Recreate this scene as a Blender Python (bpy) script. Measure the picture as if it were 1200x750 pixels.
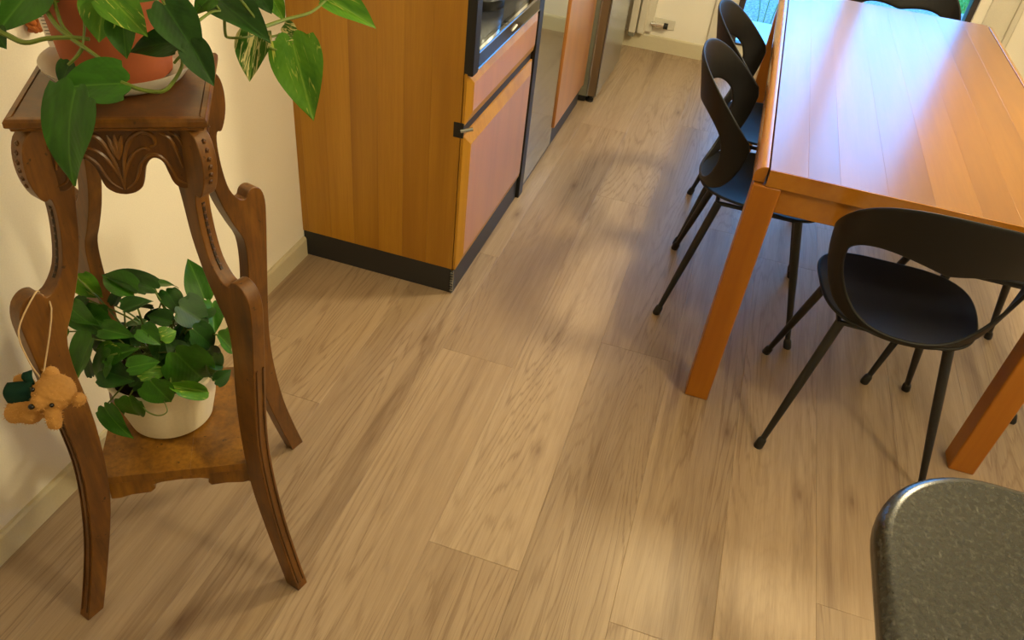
import bpy, bmesh, math, random
from mathutils import Vector, Matrix, noise as mnoise
random.seed(7)
S = bpy.context.scene
COL = S.collection
for o in list(bpy.data.objects): bpy.data.objects.remove(o)

# ---------------------------------------------------------------- camera
CAM_H, FPX = 1.6, 912.8
YAW, PITCH, ROLL = -0.22808582, -0.6693866, 0.12519783
_d = Vector((math.sin(YAW)*math.cos(PITCH), math.cos(YAW)*math.cos(PITCH), math.sin(PITCH)))
_r = _d.cross(Vector((0, 0, 1))).normalized(); _u = _r.cross(_d)
CR = math.cos(ROLL)*_r + math.sin(ROLL)*_u          # camera right
CU = -math.sin(ROLL)*_r + math.cos(ROLL)*_u         # camera up
CF = _d                                             # camera forward
cd = bpy.data.cameras.new('camera'); cam = bpy.data.objects.new('camera', cd); COL.objects.link(cam)
cd.sensor_fit = 'HORIZONTAL'; cd.sensor_width = 36; cd.lens = FPX/1200*36; cd.clip_start = .02
cam.matrix_world = Matrix(((CR.x, CU.x, -CF.x, 0), (CR.y, CU.y, -CF.y, 0), (CR.z, CU.z, -CF.z, CAM_H), (0, 0, 0, 1)))
S.camera = cam

# ---------------------------------------------------------------- world, exposure
W = bpy.data.worlds.new('sky'); S.world = W; W.use_nodes = True
bg = W.node_tree.nodes['Background']
bg.inputs[0].default_value = (.09, .42, 1.0, 1); bg.inputs[1].default_value = 8.0
S.view_settings.view_transform = 'Standard'; S.view_settings.look = 'None'
S.view_settings.gamma = 1; S.view_settings.use_curve_mapping = False
S.view_settings.exposure = 0.0
LAMP_A, LAMP_B = 155.0, 95.0          # radiance of the two globe lamps
LAMP_COL = (1.0, .84, .50)

# ---------------------------------------------------------------- measuring helpers (photo frame 1200x750)
def ray(x, y): return CR*((x-600)/FPX) - CU*((y-375)/FPX) + CF
EYE = Vector((0, 0, CAM_H))
def onz(x, y, z=0.):
    d = ray(x, y); return EYE + d*((z-CAM_H)/d.z)
def at(x, y, depth): return EYE + ray(x, y)*depth
def depth_of(p): return (Vector(p)-EYE).dot(CF)

# ---------------------------------------------------------------- materials
def lin(r, g, b):
    f = lambda c: (c/255/12.92) if c/255 <= .04045 else ((c/255+.055)/1.055)**2.4
    return (f(r), f(g), f(b), 1)
class NB:
    def __init__(s, name, rough=.5, spec=.5):
        s.m = bpy.data.materials.new(name); s.m.use_nodes = True; s.t = s.m.node_tree
        s.b = s.t.nodes['Principled BSDF']; s.b.inputs['Roughness'].default_value = rough
        s.b.inputs['Specular IOR Level'].default_value = spec
        s.tc = None
    def n(s, typ, **kw):
        nd = s.t.nodes.new(typ)
        for k, v in kw.items():
            if k.startswith('_'): setattr(nd, k[1:], v)
            else:
                nd.inputs[int(k[1:]) if k[1:].isdigit() and k[0] == 'i' else k.replace('__', ' ')].default_value = v
        return nd
    def l(s, a, b): s.t.links.new(a, b)
    def obj(s):
        if not s.tc: s.tc = s.n('ShaderNodeTexCoord')
        return s.tc.outputs['Object']
    def mapped(s, scale=(1, 1, 1), rand=0., src=None, rot=(0, 0, 0)):
        src = src or s.obj()
        if rand:
            oi = s.n('ShaderNodeObjectInfo'); mu = s.n('ShaderNodeVectorMath', _operation='SCALE')
            cb = s.n('ShaderNodeCombineXYZ')
            m1 = s.n('ShaderNodeMath', _operation='MULTIPLY', i1=rand); s.l(oi.outputs['Random'], m1.inputs[0])
            m2 = s.n('ShaderNodeMath', _operation='MULTIPLY', i1=rand*1.7); s.l(oi.outputs['Random'], m2.inputs[0])
            s.l(m1.outputs[0], cb.inputs[0]); s.l(m2.outputs[0], cb.inputs[1]); s.l(m1.outputs[0], cb.inputs[2])
            ad = s.n('ShaderNodeVectorMath', _operation='ADD'); s.l(src, ad.inputs[0]); s.l(cb.outputs[0], ad.inputs[1]); src = ad.outputs[0]
        mp = s.n('ShaderNodeMapping'); mp.inputs['Scale'].default_value = scale; mp.inputs['Rotation'].default_value = rot
        s.l(src, mp.inputs[0]); return mp.outputs[0]
    def noise(s, vec, scale, detail=4, rough=.5, dist=0.):
        nd = s.n('ShaderNodeTexNoise', Scale=scale, Detail=detail, Roughness=rough, Distortion=dist); s.l(vec, nd.inputs['Vector']); return nd.outputs[0]
    def ramp(s, fac, stops, interp='LINEAR'):
        r = s.n('ShaderNodeValToRGB'); e = r.color_ramp.elements; r.color_ramp.interpolation = interp
        while len(e) < len(stops): e.new(.5)
        for el, (p, c) in zip(e, stops):
            el.position = p; el.color = c if len(c) == 4 else (*c, 1)
        s.l(fac, r.inputs[0]); return r.outputs[0]
    def mix(s, fac, a, b, mode='MIX'):
        m = s.n('ShaderNodeMix', _data_type='RGBA', _blend_type=mode)
        for v, i in ((fac, 0), (a, 6), (b, 7)):
            if hasattr(v, 'is_linked'): s.l(v, m.inputs[i])
            else: m.inputs[i].default_value = v
        return m.outputs[2]
    def color(s, c):
        if hasattr(c, 'is_linked'): s.l(c, s.b.inputs['Base Color'])
        else: s.b.inputs['Base Color'].default_value = c
    def bump(s, fac, strength=.2, dist=.01):
        b = s.n('ShaderNodeBump', Strength=strength, Distance=dist); s.l(fac, b.inputs['Height']); s.l(b.outputs[0], s.b.inputs['Normal'])
    def rough(s, fac, lo, hi):
        m = s.n('ShaderNodeMapRange'); m.inputs[3].default_value = lo; m.inputs[4].default_value = hi
        s.l(fac, m.inputs[0]); s.l(m.outputs[0], s.b.inputs['Roughness'])
def plain(name, c, rough=.5, metal=0., spec=.5, bump=0., bscale=200):
    b = NB(name, rough, spec); b.color(c); b.b.inputs['Metallic'].default_value = metal
    v = b.mapped((1, 1, 1)); nz = b.noise(v, bscale, 3)
    b.color(b.mix(nz, tuple(x*.93 for x in c[:3])+(1,), tuple(min(1, x*1.07) for x in c[:3])+(1,)))
    if bump: b.bump(nz, bump, .002)
    return b.m
def oak_floor():
    b = NB('oak_laminate', .42, .42)
    big = b.noise(b.mapped((3.2, .35, 1), 37.), 1.0, 3, .55, .4)
    streak = b.noise(b.mapped((60, 1.6, 1), 37.), 1.0, 6, .68, .25)
    fine = b.noise(b.mapped((420, 11, 1), 37.), 1.0, 3, .6)
    # cathedral growth lines: contour lines of a slow, very stretched noise
    slow = b.noise(b.mapped((3.4, .30, 1), 53.), 1.0, 2.5, .5, .2)
    mul = b.n('ShaderNodeMath', _operation='MULTIPLY', i1=46.); b.l(slow, mul.inputs[0])
    jit = b.n('ShaderNodeMath', _operation='MULTIPLY_ADD', i1=2.2); b.l(streak, jit.inputs[0]); b.l(mul.outputs[0], jit.inputs[2])
    fr = b.n('ShaderNodeMath', _operation='PINGPONG', i1=.5); b.l(jit.outputs[0], fr.inputs[0])
    ring = b.ramp(fr.outputs[0], [(0, (0, 0, 0)), (.2, (.8, .8, .8)), (.5, (1, 1, 1))])
    base = b.ramp(big, [(.28, lin(150, 129, 105)), (.45, lin(164, 142, 117)), (.62, lin(175, 153, 127)), (.8, lin(184, 163, 138))])
    c = b.mix(b.ramp(streak, [(.34, (.24,)*3), (.56, (0,)*3)]), base, lin(122, 95, 70))
    c = b.mix(b.ramp(streak, [(.55, (0,)*3), (.75, (.18,)*3)]), c, lin(200, 176, 146))
    c = b.mix(b.ramp(fine, [(.36, (.16,)*3), (.55, (0,)*3)]), c, lin(104, 78, 56))
    msk = b.noise(b.mapped((4.0, .5, 1), 61.), 1.0, 2, .5)
    rf = b.mix(1., b.ramp(ring, [(0, (.46,)*3), (.75, (0,)*3)]), b.ramp(msk, [(.42, (.15,)*3), (.56, (1,)*3)]), 'MULTIPLY')
    c = b.mix(rf, c, lin(104, 78, 56))
    # long dark heart streaks and knots
    hs = b.noise(b.mapped((10, .62, 1), 71.), 1.0, 5, .66, .5)
    c = b.mix(b.ramp(hs, [(.53, (0,)*3), (.60, (.22,)*3), (.74, (.75,)*3)]), c, lin(92, 66, 48))
    vo = b.n('ShaderNodeTexVoronoi', _voronoi_dimensions='2D', Scale=1.0); b.l(b.mapped((2.6, .85, 1), 19.), vo.inputs['Vector'])
    kn = b.ramp(vo.outputs['Distance'], [(.006, (.6,)*3), (.02, (.3,)*3), (.06, (0,)*3)])
    c = b.mix(kn, c, lin(88, 60, 42))
    oi = b.n('ShaderNodeObjectInfo')
    tone = b.ramp(oi.outputs['Random'], [(0, (.95, .945, .94)), (.5, (1, .99, .98)), (1, (1.0, 1.0, 1.0))])
    c = b.mix(1., c, tone, 'MULTIPLY')
    b.color(c); b.rough(streak, .36, .50); b.bump(b.mix(.4, streak, ring), .10, .001)
    return b.m
def veneer(name, a, c_, dark, axis='z', rough=.28, grain=1., coat=.0):
    b = NB(name, rough, .5)
    def sc(x, l): return {'z': (x, x, l), 'y': (x, l, x), 'x': (l, x, x)}[axis]
    big = b.noise(b.mapped(sc(9, .8), 23.), 1., 3, .5, .4)
    st = b.noise(b.mapped(sc(70, 2.0), 23.), 1., 4, .6, .2)
    fl = b.noise(b.mapped(sc(330, 14), 23.), 1., 2, .5)
    c = b.ramp(big, [(.25, dark), (.5, a), (.8, c_)])
    c = b.mix(b.ramp(st, [(.3, (.38*grain,)*3), (.62, (0,)*3)]), c, dark)
    c = b.mix(b.ramp(fl, [(.35, (.16*grain,)*3), (.6, (0,)*3)]), c, dark)
    oi = b.n('ShaderNodeObjectInfo')
    c = b.mix(1., c, b.ramp(oi.outputs['Random'], [(0, (.84, .82, .78)), (1, (1, 1, 1))]), 'MULTIPLY')
    b.color(c); b.rough(big, rough-.02, rough+.03); b.bump(big, .02, .001)
    if coat: b.b.inputs['Coat Weight'].default_value = coat; b.b.inputs['Coat Roughness'].default_value = .16 if coat < .9 else .28
    return b.m
def granite():
    b = NB('dark_granite', .24, .5)
    v = b.mapped((1, 1, 1)); n1 = b.noise(v, 130, 4, .7); n2 = b.noise(b.mapped((160, 60, 100), rot=(0, 0, .6)), 1., 3, .6)
    c = b.ramp(n1, [(.38, lin(26, 28, 26)), (.56, lin(44, 45, 41)), (.7, lin(66, 67, 61))])
    c = b.mix(b.ramp(n2, [(.60, (0,)*3), (.75, (.35,)*3)]), c, lin(110, 110, 102))
    b.color(c); b.bump(n1, .06, .001); return b.m
def leafmat(name, c1, c2, vein, cream, thr):
    b = NB(name, .44, .25)
    v = b.mapped((1, 1, 1)); sx = b.n('ShaderNodeSeparateXYZ'); b.l(v, sx.inputs[0])
    n = b.noise(b.mapped((4, 1.6, 1), 31.), 1., 4, .6, .5)
    c = b.ramp(n, [(.3, c1), (.7, c2)])
    st = b.noise(b.mapped((9, 1.5, 1), 47.), 1., 4, .65, .9)
    c = b.mix(b.ramp(st, [(thr, (0,)*3), (thr+.06, (.85,)*3)]), c, cream)
    ab = b.n('ShaderNodeMath', _operation='ABSOLUTE'); b.l(sx.outputs[0], ab.inputs[0])
    c = b.mix(b.ramp(ab.outputs[0], [(0, (.6,)*3), (.03, (0,)*3)]), c, vein)
    # faint side veins
    w = b.n('ShaderNodeMath', _operation='MULTIPLY_ADD', i1=-.9); b.l(ab.outputs[0], w.inputs[0]); b.l(sx.outputs[1], w.inputs[2])
    w2 = b.n('ShaderNodeMath', _operation='MULTIPLY', i1=60.); b.l(w.outputs[0], w2.inputs[0])
    sn = b.n('ShaderNodeMath', _operation='SINE'); b.l(w2.outputs[0], sn.inputs[0])
    b.bump(sn.outputs[0], .05, .002)
    b.color(c)
    b.b.inputs['Subsurface Weight'].default_value = 0
    return b.m
def ground(name, stops, scale, bump=.6):
    b = NB(name, .9, .2); v = b.mapped((1, 1, 1)); n = b.noise(v, scale, 5, .7); b.color(b.ramp(n, stops)); b.bump(n, bump, .02); return b.m
def emit(name, c, s):
    m = bpy.data.materials.new(name); m.use_nodes = True; t = m.node_tree; t.nodes.clear()
    e = t.nodes.new('ShaderNodeEmission'); o = t.nodes.new('ShaderNodeOutputMaterial'); e.inputs[0].default_value = (*c, 1); e.inputs[1].default_value = s
    t.links.new(e.outputs[0], o.inputs[0]); return m
def glassmat(name, rough=0., tint=(1, 1, 1, 1)):
    m = bpy.data.materials.new(name); m.use_nodes = True; t = m.node_tree; t.nodes.clear()
    o = t.nodes.new('ShaderNodeOutputMaterial'); tr = t.nodes.new('ShaderNodeBsdfTransparent'); g = t.nodes.new('ShaderNodeBsdfGlossy')
    f = t.nodes.new('ShaderNodeFresnel'); mx = t.nodes.new('ShaderNodeMixShader'); tr.inputs[0].default_value = tint; g.inputs['Roughness'].default_value = rough
    f.inputs[0].default_value = 1.45
    t.links.new(f.outputs[0], mx.inputs[0]); t.links.new(tr.outputs[0], mx.inputs[1]); t.links.new(g.outputs[0], mx.inputs[2]); t.links.new(mx.outputs[0], o.inputs[0]); return m
def oldwood(name, a, c_, dark):
    b = NB(name, .34, .5)
    v = b.mapped((1, 1, 1)); big = b.noise(b.mapped((14, 14, 5)), 1., 5, .6, .5); st = b.noise(b.mapped((110, 110, 9)), 1., 4, .6)
    c = b.ramp(big, [(.25, dark), (.5, a), (.78, c_)])
    c = b.mix(b.ramp(st, [(.32, (.45,)*3), (.6, (0,)*3)]), c, dark)
    sp = b.noise(v, 85, 2, .5); c = b.mix(b.ramp(sp, [(.24, (.8,)*3), (.31, (0,)*3)]), c, lin(30, 16, 6))
    b.color(c); b.rough(st, .26, .42); b.bump(big, .12, .004); return b.m
M = {}
M['floor'] = oak_floor()
M['subfloor'] = plain('dark_subfloor', lin(60, 44, 32), .9)
M['wall'] = plain('cream_wall_paint', lin(240, 234, 220), .85, bump=.08, bscale=300)
M['ceiling'] = plain('white_ceiling_paint', lin(225, 220, 208), .9)
M['base'] = plain('cream_baseboard', lin(206, 196, 166), .5)
M['trim'] = plain('white_lacquer_trim', lin(214, 208, 192), .4)
M['cab'] = veneer('cherry_veneer_vertical', lin(184, 132, 34), lin(196, 144, 42), lin(154, 102, 20), 'z', .36)
M['front'] = veneer('cherry_front_vertical', lin(196, 130, 62), lin(208, 144, 76), lin(170, 104, 44), 'z', .30, .7, 1.0)
M['table'] = veneer('cherry_table_wood', lin(134, 84, 18), lin(150, 98, 24), lin(114, 66, 11), 'y', .28, .8, .35)
M['tleg'] = veneer('cherry_leg_wood', lin(172, 106, 22), lin(182, 116, 28), lin(150, 86, 14), 'z', .34, .6)
M['tedge'] = veneer('cherry_edge_wood', lin(168, 108, 28), lin(180, 120, 36), lin(148, 88, 18), 'y', .22, .6, .4)
M['stand'] = oldwood('aged_walnut_stain', lin(112, 70, 20), lin(140, 92, 28), lin(60, 34, 10))
M['shelf'] = oldwood('aged_shelf_wood', lin(134, 88, 20), lin(162, 112, 32), lin(74, 44, 10))
M['carve'] = oldwood('dark_carved_wood', lin(88, 52, 14), lin(112, 68, 20), lin(40, 22, 6))
M['topwood'] = oldwood('dark_board_wood', lin(92, 54, 18), lin(116, 70, 26), lin(52, 28, 10))
M['inlay'] = plain('blackened_carving', lin(44, 26, 12), .5)
M['black'] = plain('black_plastic', lin(20, 20, 21), .42)
M['chair'] = plain('black_polypropylene', lin(13, 13, 14), .5, 0., .35, bump=.05, bscale=900)
M['legblack'] = plain('black_powder_coat', lin(18, 18, 19), .42)
M['plinth'] = plain('black_plinth_laminate', lin(40, 41, 44), .45)
M['steel'] = plain('brushed_steel', (.50, .56, .63, 1), .26, 1.)
M['chrome'] = plain('polished_chrome', (.78, .78, .78, 1), .08, 1.)
M['mirror'] = plain('mirror_glass_front', (.52, .63, .76, 1), .06, 1.)
M['seal'] = plain('taupe_fridge_edge', lin(104, 84, 62), .4)
M['fside'] = plain('grey_fridge_side', lin(120, 118, 104), .45)
M['worktop'] = plain('dark_grey_shelf', lin(52, 54, 62), .22)
M['dglass'] = plain('black_glass', lin(10, 14, 16), .08)
M['terra'] = plain('terracotta', lin(160, 82, 42), .75, bump=.1, bscale=120)
M['saucer'] = plain('pale_saucer', lin(206, 200, 186), .3)
M['potw'] = plain('cream_ceramic', lin(232, 224, 198), .3)
M['soil'] = ground('dark_soil', [(.3, lin(30, 20, 12)), (.7, lin(62, 44, 28))], 180)
M['leafA'] = leafmat('pothos_leaf_mid', lin(38, 84, 18), lin(58, 112, 24), lin(88, 138, 44), lin(150, 175, 70), .72)
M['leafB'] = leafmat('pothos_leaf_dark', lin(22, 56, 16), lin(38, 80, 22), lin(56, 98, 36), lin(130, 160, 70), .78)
M['leafC'] = leafmat('pothos_leaf_light', lin(60, 112, 24), lin(92, 142, 32), lin(130, 170, 60), lin(190, 196, 90), .60)
M['leafV'] = leafmat('pothos_leaf_variegated', lin(44, 86, 22), lin(66, 110, 30), lin(130, 160, 70), lin(222, 212, 150), .50)
M['stem'] = plain('green_stem', lin(98, 118, 40), .45)
M['fur'] = plain('tan_plush', lin(184, 136, 76), .95, spec=.1)
M['fur2'] = plain('tan_plush_tips', lin(206, 158, 94), .95, spec=.1)
M['felt'] = plain('dark_green_felt', lin(24, 54, 44), .9, spec=.1)
M['bead'] = plain('black_bead', lin(10, 10, 10), .15)
M['twine'] = plain('beige_twine', lin(206, 178, 138), .8)
M['granite'] = granite()
M['gbase'] = plain('white_counter_base', lin(205, 198, 182), .5)
M['paper'] = plain('white_card', lin(236, 230, 218), .7)
M['ink'] = plain('grey_ink', lin(96, 92, 88), .7)
M['braid'] = plain('brown_braid', lin(166, 92, 30), .7)
M['dframe'] = plain('dark_door_frame', lin(58, 52, 50), .4)
M['glass'] = glassmat('clear_pane')
M['gravel'] = ground('grey_gravel', [(.35, lin(96, 94, 96)), (.55, lin(150, 146, 146)), (.7, lin(190, 186, 184))], 60)
M['lawn'] = ground('lawn_soil', [(.3, lin(60, 104, 40)), (.7, lin(96, 150, 66))], 40)
M['grass'] = plain('grass_blade', lin(84, 150, 62), .6)
M['stone'] = plain('pale_paving', lin(190, 196, 200), .6)
M['wtray'] = plain('white_plastic', lin(220, 220, 216), .35)
M['lampA'] = emit('opal_globe_bright', LAMP_COL, LAMP_A)
M['lampB'] = emit('opal_globe_soft', LAMP_COL, LAMP_B)
M['brass'] = plain('brushed_brass', (.6, .45, .2, 1), .3, 1.)

# ---------------------------------------------------------------- mesh helpers
def box(bm, lo, hi, mtx=None):
    vs = [bm.verts.new((x, y, z)) for x in (lo[0], hi[0]) for y in (lo[1], hi[1]) for z in (lo[2], hi[2])]
    for f in ((0, 1, 3, 2), (4, 6, 7, 5), (0, 4, 5, 1), (2, 3, 7, 6), (0, 2, 6, 4), (1, 5, 7, 3)):
        bm.faces.new([vs[i] for i in f])
    if mtx: bmesh.ops.transform(bm, matrix=mtx, verts=vs)
    return vs
def catmull(pts, n):
    P = [Vector(p) for p in pts]; out = []
    for i in range(len(P)-1):
        a, b, c, d = P[max(i-1, 0)], P[i], P[i+1], P[min(i+2, len(P)-1)]
        for k in range(n):
            t = k/n; out.append(.5*((2*b)+(c-a)*t+(2*a-5*b+4*c-d)*t*t+(3*b-a-3*c+d)*t**3))
    out.append(P[-1]); return out
def tube(bm, pts, rad, seg=8, cap=True):
    P = [Vector(p) for p in pts]; n = len(P); rad = rad if hasattr(rad, '__len__') else [rad]*n
    rings = []; ref = None
    for i, p in enumerate(P):
        t = (P[min(i+1, n-1)]-P[max(i-1, 0)]).normalized()
        if ref is None: ref = t.orthogonal().normalized()
        x = (ref-t*ref.dot(t)).normalized(); ref = x; y = t.cross(x)
        rings.append([bm.verts.new(p+(x*math.cos(a)+y*math.sin(a))*rad[i]) for a in [2*math.pi*k/seg for k in range(seg)]])
    for a, b in zip(rings, rings[1:]):
        for k in range(seg): bm.faces.new((a[k], a[(k+1) % seg], b[(k+1) % seg], b[k]))
    if cap: bm.faces.new(rings[0][::-1]); bm.faces.new(rings[-1])
    return rings
def lathe(bm, prof, seg=40, c=(0, 0, 0), rib=None):
    rings = []
    for r, z in prof:
        rings.append([bm.verts.new((c[0]+(r+(rib(a, z) if rib else 0))*math.cos(a), c[1]+(r+(rib(a, z) if rib else 0))*math.sin(a), c[2]+z)) for a in [2*math.pi*k/seg for k in range(seg)]])
    for a, b in zip(rings, rings[1:]):
        for k in range(seg): bm.faces.new((a[k], a[(k+1) % seg], b[(k+1) % seg], b[k]))
    if prof[0][0] > 1e-4: bm.faces.new(rings[0][::-1])
    if prof[-1][0] > 1e-4: bm.faces.new(rings[-1])
def prism(bm, outline, f0, f1):
    """outline: list of 2D points; f0/f1 map a 2D point to the two faces"""
    a = [bm.verts.new(f0(p)) for p in outline]; b = [bm.verts.new(f1(p)) for p in outline]; n = len(a)
    bm.faces.new(a[::-1]); bm.faces.new(b)
    for i in range(n): bm.faces.new((a[i], a[(i+1) % n], b[(i+1) % n], b[i]))
def ball(bm, c, r, sub=3, mtx=None):
    m = Matrix.Translation(Vector(c)) @ (mtx if mtx else Matrix.Identity(4)) @ Matrix.Diagonal((*((r, r, r) if not hasattr(r, '__len__') else r), 1))
    bmesh.ops.create_icosphere(bm, subdivisions=sub, radius=1, matrix=m)
def mesh_of(bm, name, smooth=True, angle=40):
    bmesh.ops.recalc_face_normals(bm, faces=bm.faces)
    me = bpy.data.meshes.new(name); bm.to_mesh(me); bm.free()
    if smooth:
        for p in me.polygons: p.use_smooth = True
        try: me.set_sharp_from_angle(angle=math.radians(angle))
        except Exception: pass
    return me
def link(name, me, mat, parent=None, loc=None, **props):
    o = bpy.data.objects.new(name, me); COL.objects.link(o)
    if me is not None and mat is not None:
        if not me.materials: me.materials.append(M[mat])
    if parent: o.parent = parent
    if loc is not None: o.location = loc
    for k, v in props.items(): o[k] = v
    return o
def part(name, bm, mat, parent=None, bevel=0., smooth=True, angle=40, segs=2, **props):
    o = link(name, mesh_of(bm, name, smooth, angle), mat, parent, **props)
    if bevel:
        m = o.modifiers.new('bevel', 'BEVEL'); m.width = bevel; m.segments = segs; m.limit_method = 'ANGLE'; m.angle_limit = math.radians(35)
    return o
def bpart(name, lo, hi, mat, parent=None, bevel=.002, **props):
    c = Vector([(a+b)/2 for a, b in zip(lo, hi)])
    bm = bmesh.new(); box(bm, Vector(lo)-c, Vector(hi)-c)
    o = part(name, bm, mat, parent, bevel, **props); o.location = c; return o
def thing(name, label, cat, loc=(0, 0, 0), rotz=0, group=None):
    o = link(name, None, None, None, loc, label=label, category=cat); o.rotation_euler.z = rotz; o.empty_display_size = .05
    if group: o['group'] = group
    return o
def copy_tree(o, parent=None):
    c = o.copy(); COL.objects.link(c); c.parent = parent
    for ch in list(o.children): copy_tree(ch, c)
    return c
def struct(o): o['kind'] = 'structure'; return o

# ================================================================= SETTING
XL, XR, YB, YF, ZC = -1.245, 2.3, -2.0, 4.88, 2.7
fl = struct(bpart('floor', (XL-.05, YB-.05, -.06), (XR+.05, YF+.05, -.012), 'subfloor', None, 0))
PW = .2292; x0 = .074-PW*6
ends = {3: 1.746, 6: 1.02, 7: 2.75, 4: 2.93, 5: 1.98, 2: 2.3}
for k in range(0, 17):
    a, b = max(x0+k*PW, XL), min(x0+(k+1)*PW, XR)
    if b-a < .02: continue
    e0 = ends.get(k, random.uniform(1.2, 2.4)); L = 1.86
    ys = sorted([e0+i*L for i in range(-4, 5)])
    for y1, y2 in zip(ys, ys[1:]):
        y1, y2 = max(y1, YB), min(y2, YF)
        if y2-y1 < .02: continue
        g = .00015; hx, hy, ch = (b-a)/2-g, (y2-y1)/2-g, .0008
        bm = bmesh.new()
        lo = [bm.verts.new((sx*hx, sy*hy, -.012)) for sx, sy in ((-1, -1), (1, -1), (1, 1), (-1, 1))]
        mi = [bm.verts.new((sx*hx, sy*hy, -ch*.7)) for sx, sy in ((-1, -1), (1, -1), (1, 1), (-1, 1))]
        tp = [bm.verts.new((sx*(hx-ch), sy*(hy-ch), 0)) for sx, sy in ((-1, -1), (1, -1), (1, 1), (-1, 1))]
        bm.faces.new(tp); bm.faces.new(lo[::-1])
        for A, B in ((lo, mi), (mi, tp)):
            for i in range(4): bm.faces.new((A[i], A[(i+1) % 4], B[(i+1) % 4], B[i]))
        o = part('plank', bm, 'floor', None, 0, False); o.location = ((a+b)/2, (y1+y2)/2, 0)
        o.parent = fl; o.matrix_parent_inverse = Matrix.Translation(-fl.location)
struct(bpart('wall_left', (XL-.12, YB-.12, 0), (XL, YF+.12, ZC), 'wall', None, 0))
struct(bpart('wall_right', (XR, YB-.12, 0), (XR+.12, YF+.12, ZC), 'wall', None, 0))
struct(bpart('wall_back', (XL, YB-.12, 0), (XR, YB, ZC), 'wall', None, 0))
struct(bpart('ceiling', (XL-.12, YB-.12, ZC), (XR+.12, YF+.12, ZC+.1), 'ceiling', None, 0))
DX0, DX1, DZ = -.03, 1.19, 2.3
bm = bmesh.new(); box(bm, (XL, YF, 0), (DX0, YF+.16, ZC)); box(bm, (DX1, YF, 0), (XR, YF+.16, ZC)); box(bm, (DX0, YF, DZ), (DX1, YF+.16, ZC))
struct(part('wall_far', bm, 'wall'))
def baseboard(name, p, q, n, h=.075, t=.012):
    p, q, n = Vector(p), Vector(q), Vector(n); bm = bmesh.new()
    prof = [(0, 0), (t, 0), (t, h-.008), (t-.004, h), (0, h)]
    A = [bm.verts.new(p+n*a+Vector((0, 0, z))) for a, z in prof]; B = [bm.verts.new(q+n*a+Vector((0, 0, z))) for a, z in prof]
    bm.faces.new(A[::-1]); bm.faces.new(B)
    for i in range(5): bm.faces.new((A[i], A[(i+1) % 5], B[(i+1) % 5], B[i]))
    struct(part(name, bm, 'base', smooth=False))
baseboard('baseboard_left', (XL, YB, 0), (XL, 2.018, 0), (1, 0, 0))
baseboard('baseboard_far', (XL, YF, 0), (-.165, YF, 0), (0, -1, 0), .09)
baseboard('baseboard_right', (1.41, YF, 0), (XR, YF, 0), (0, -1, 0), .09)
# door casing on the room side
struct(bpart('trim_1', (-.16, YF-.018, 0), (DX0, YF, DZ+.1), 'trim', None, .004))
struct(bpart('trim_2', (DX1+.05, YF-.018, 0), (1.37, YF, DZ+.1), 'trim', None, .004))
struct(bpart('trim_3', (1.37, YF-.03, 0), (1.40, YF, DZ+.1), 'trim', None, .004))
# glass double door
dr = struct(link('door_1', None, None, None, (0, YF, 0)))
def dpart(n, lo, hi, mat, bev=.003): return bpart(n, lo, hi, mat, dr, bev)
dpart('sill', (DX0, 0, 0), (DX1, .16, .05), 'trim')
for xa, xb in ((DX0, DX0+.035), (DX1-.03, DX1)): dpart('frame', (xa, .02, .05), (xb, .10, DZ), 'dframe')
dpart('frame', (DX0, .02, DZ-.05), (DX1, .10, DZ), 'dframe')
dpart('mullion', (.52, .02, .05), (.63, .09, DZ-.05), 'trim')
for xa, xb in ((DX0+.035, .52), (.63, DX1-.03)):
    dpart('bottom_rail', (xa, .03, .05), (xb, .08, .12), 'trim'); dpart('gasket', (xa, .025, .12), (xb, .085, .132), 'dframe')
    dpart('pane', (xa, .05, .13), (xb, .056, DZ-.05), 'glass', 0)
struct(dr)

# outside the glass door
def ground_piece(name, lo, hi, mat, label, cat):
    o = bpart(name, lo, hi, mat, None, 0, label=label, category=cat); return o
struct(bpart('ground', (-14, YF+.16, -.3), (16, 30, -.06), 'lawn', None, 0))
o = ground_piece('gravel_strip', (-8, 5.6, -.06), (10, 7.3, -.02), 'gravel', 'grey gravel strip beyond the glass door', 'gravel')
o['kind'] = 'stuff'
o = bpart('paving_slab', (-1.2, YF+.17, -.06), (2.4, 5.95, -.01), 'stone', None, .006, label='pale stone step just outside the glass door', category='paving')
bm = bmesh.new()
for _ in range(9000):
    x, y = random.uniform(-1.5, 4.5), 7.36+abs(random.gauss(0, 1.2)); h = random.uniform(.04, .09); a = random.uniform(0, 6.28); dx, dy = math.cos(a)*.006, math.sin(a)*.006
    bm.faces.new([bm.verts.new(p) for p in ((x-dx, y-dy, -.062), (x+dx, y+dy, -.062), (x+random.gauss(0, .02), y+random.gauss(0, .02), -.06+h))])
o = part('lawn_grass', bm, 'grass', smooth=False); o['kind'] = 'stuff'; o['label'] = 'short green lawn behind the gravel strip outside'; o['category'] = 'grass'
# little weed stems outside the door
t = thing('garden_weed', 'thin green weed growing outside the glass door', 'plant', (.16, 5.97, -.02))
for dx, h in ((0, .35), (.05, .28), (-.04, .22)):
    bm = bmesh.new(); tube(bm, catmull([(dx, 0, 0), (dx*1.3, .01, h*.5), (dx*2.2, -.02, h)], 5), .004, 6); part('stem', bm, 'stem', t)
    bm = bmesh.new(); ball(bm, (dx*2.2, -.02, h), (.012, .03, .008), 1); part('leaf', bm, 'leafC', t)

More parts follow.
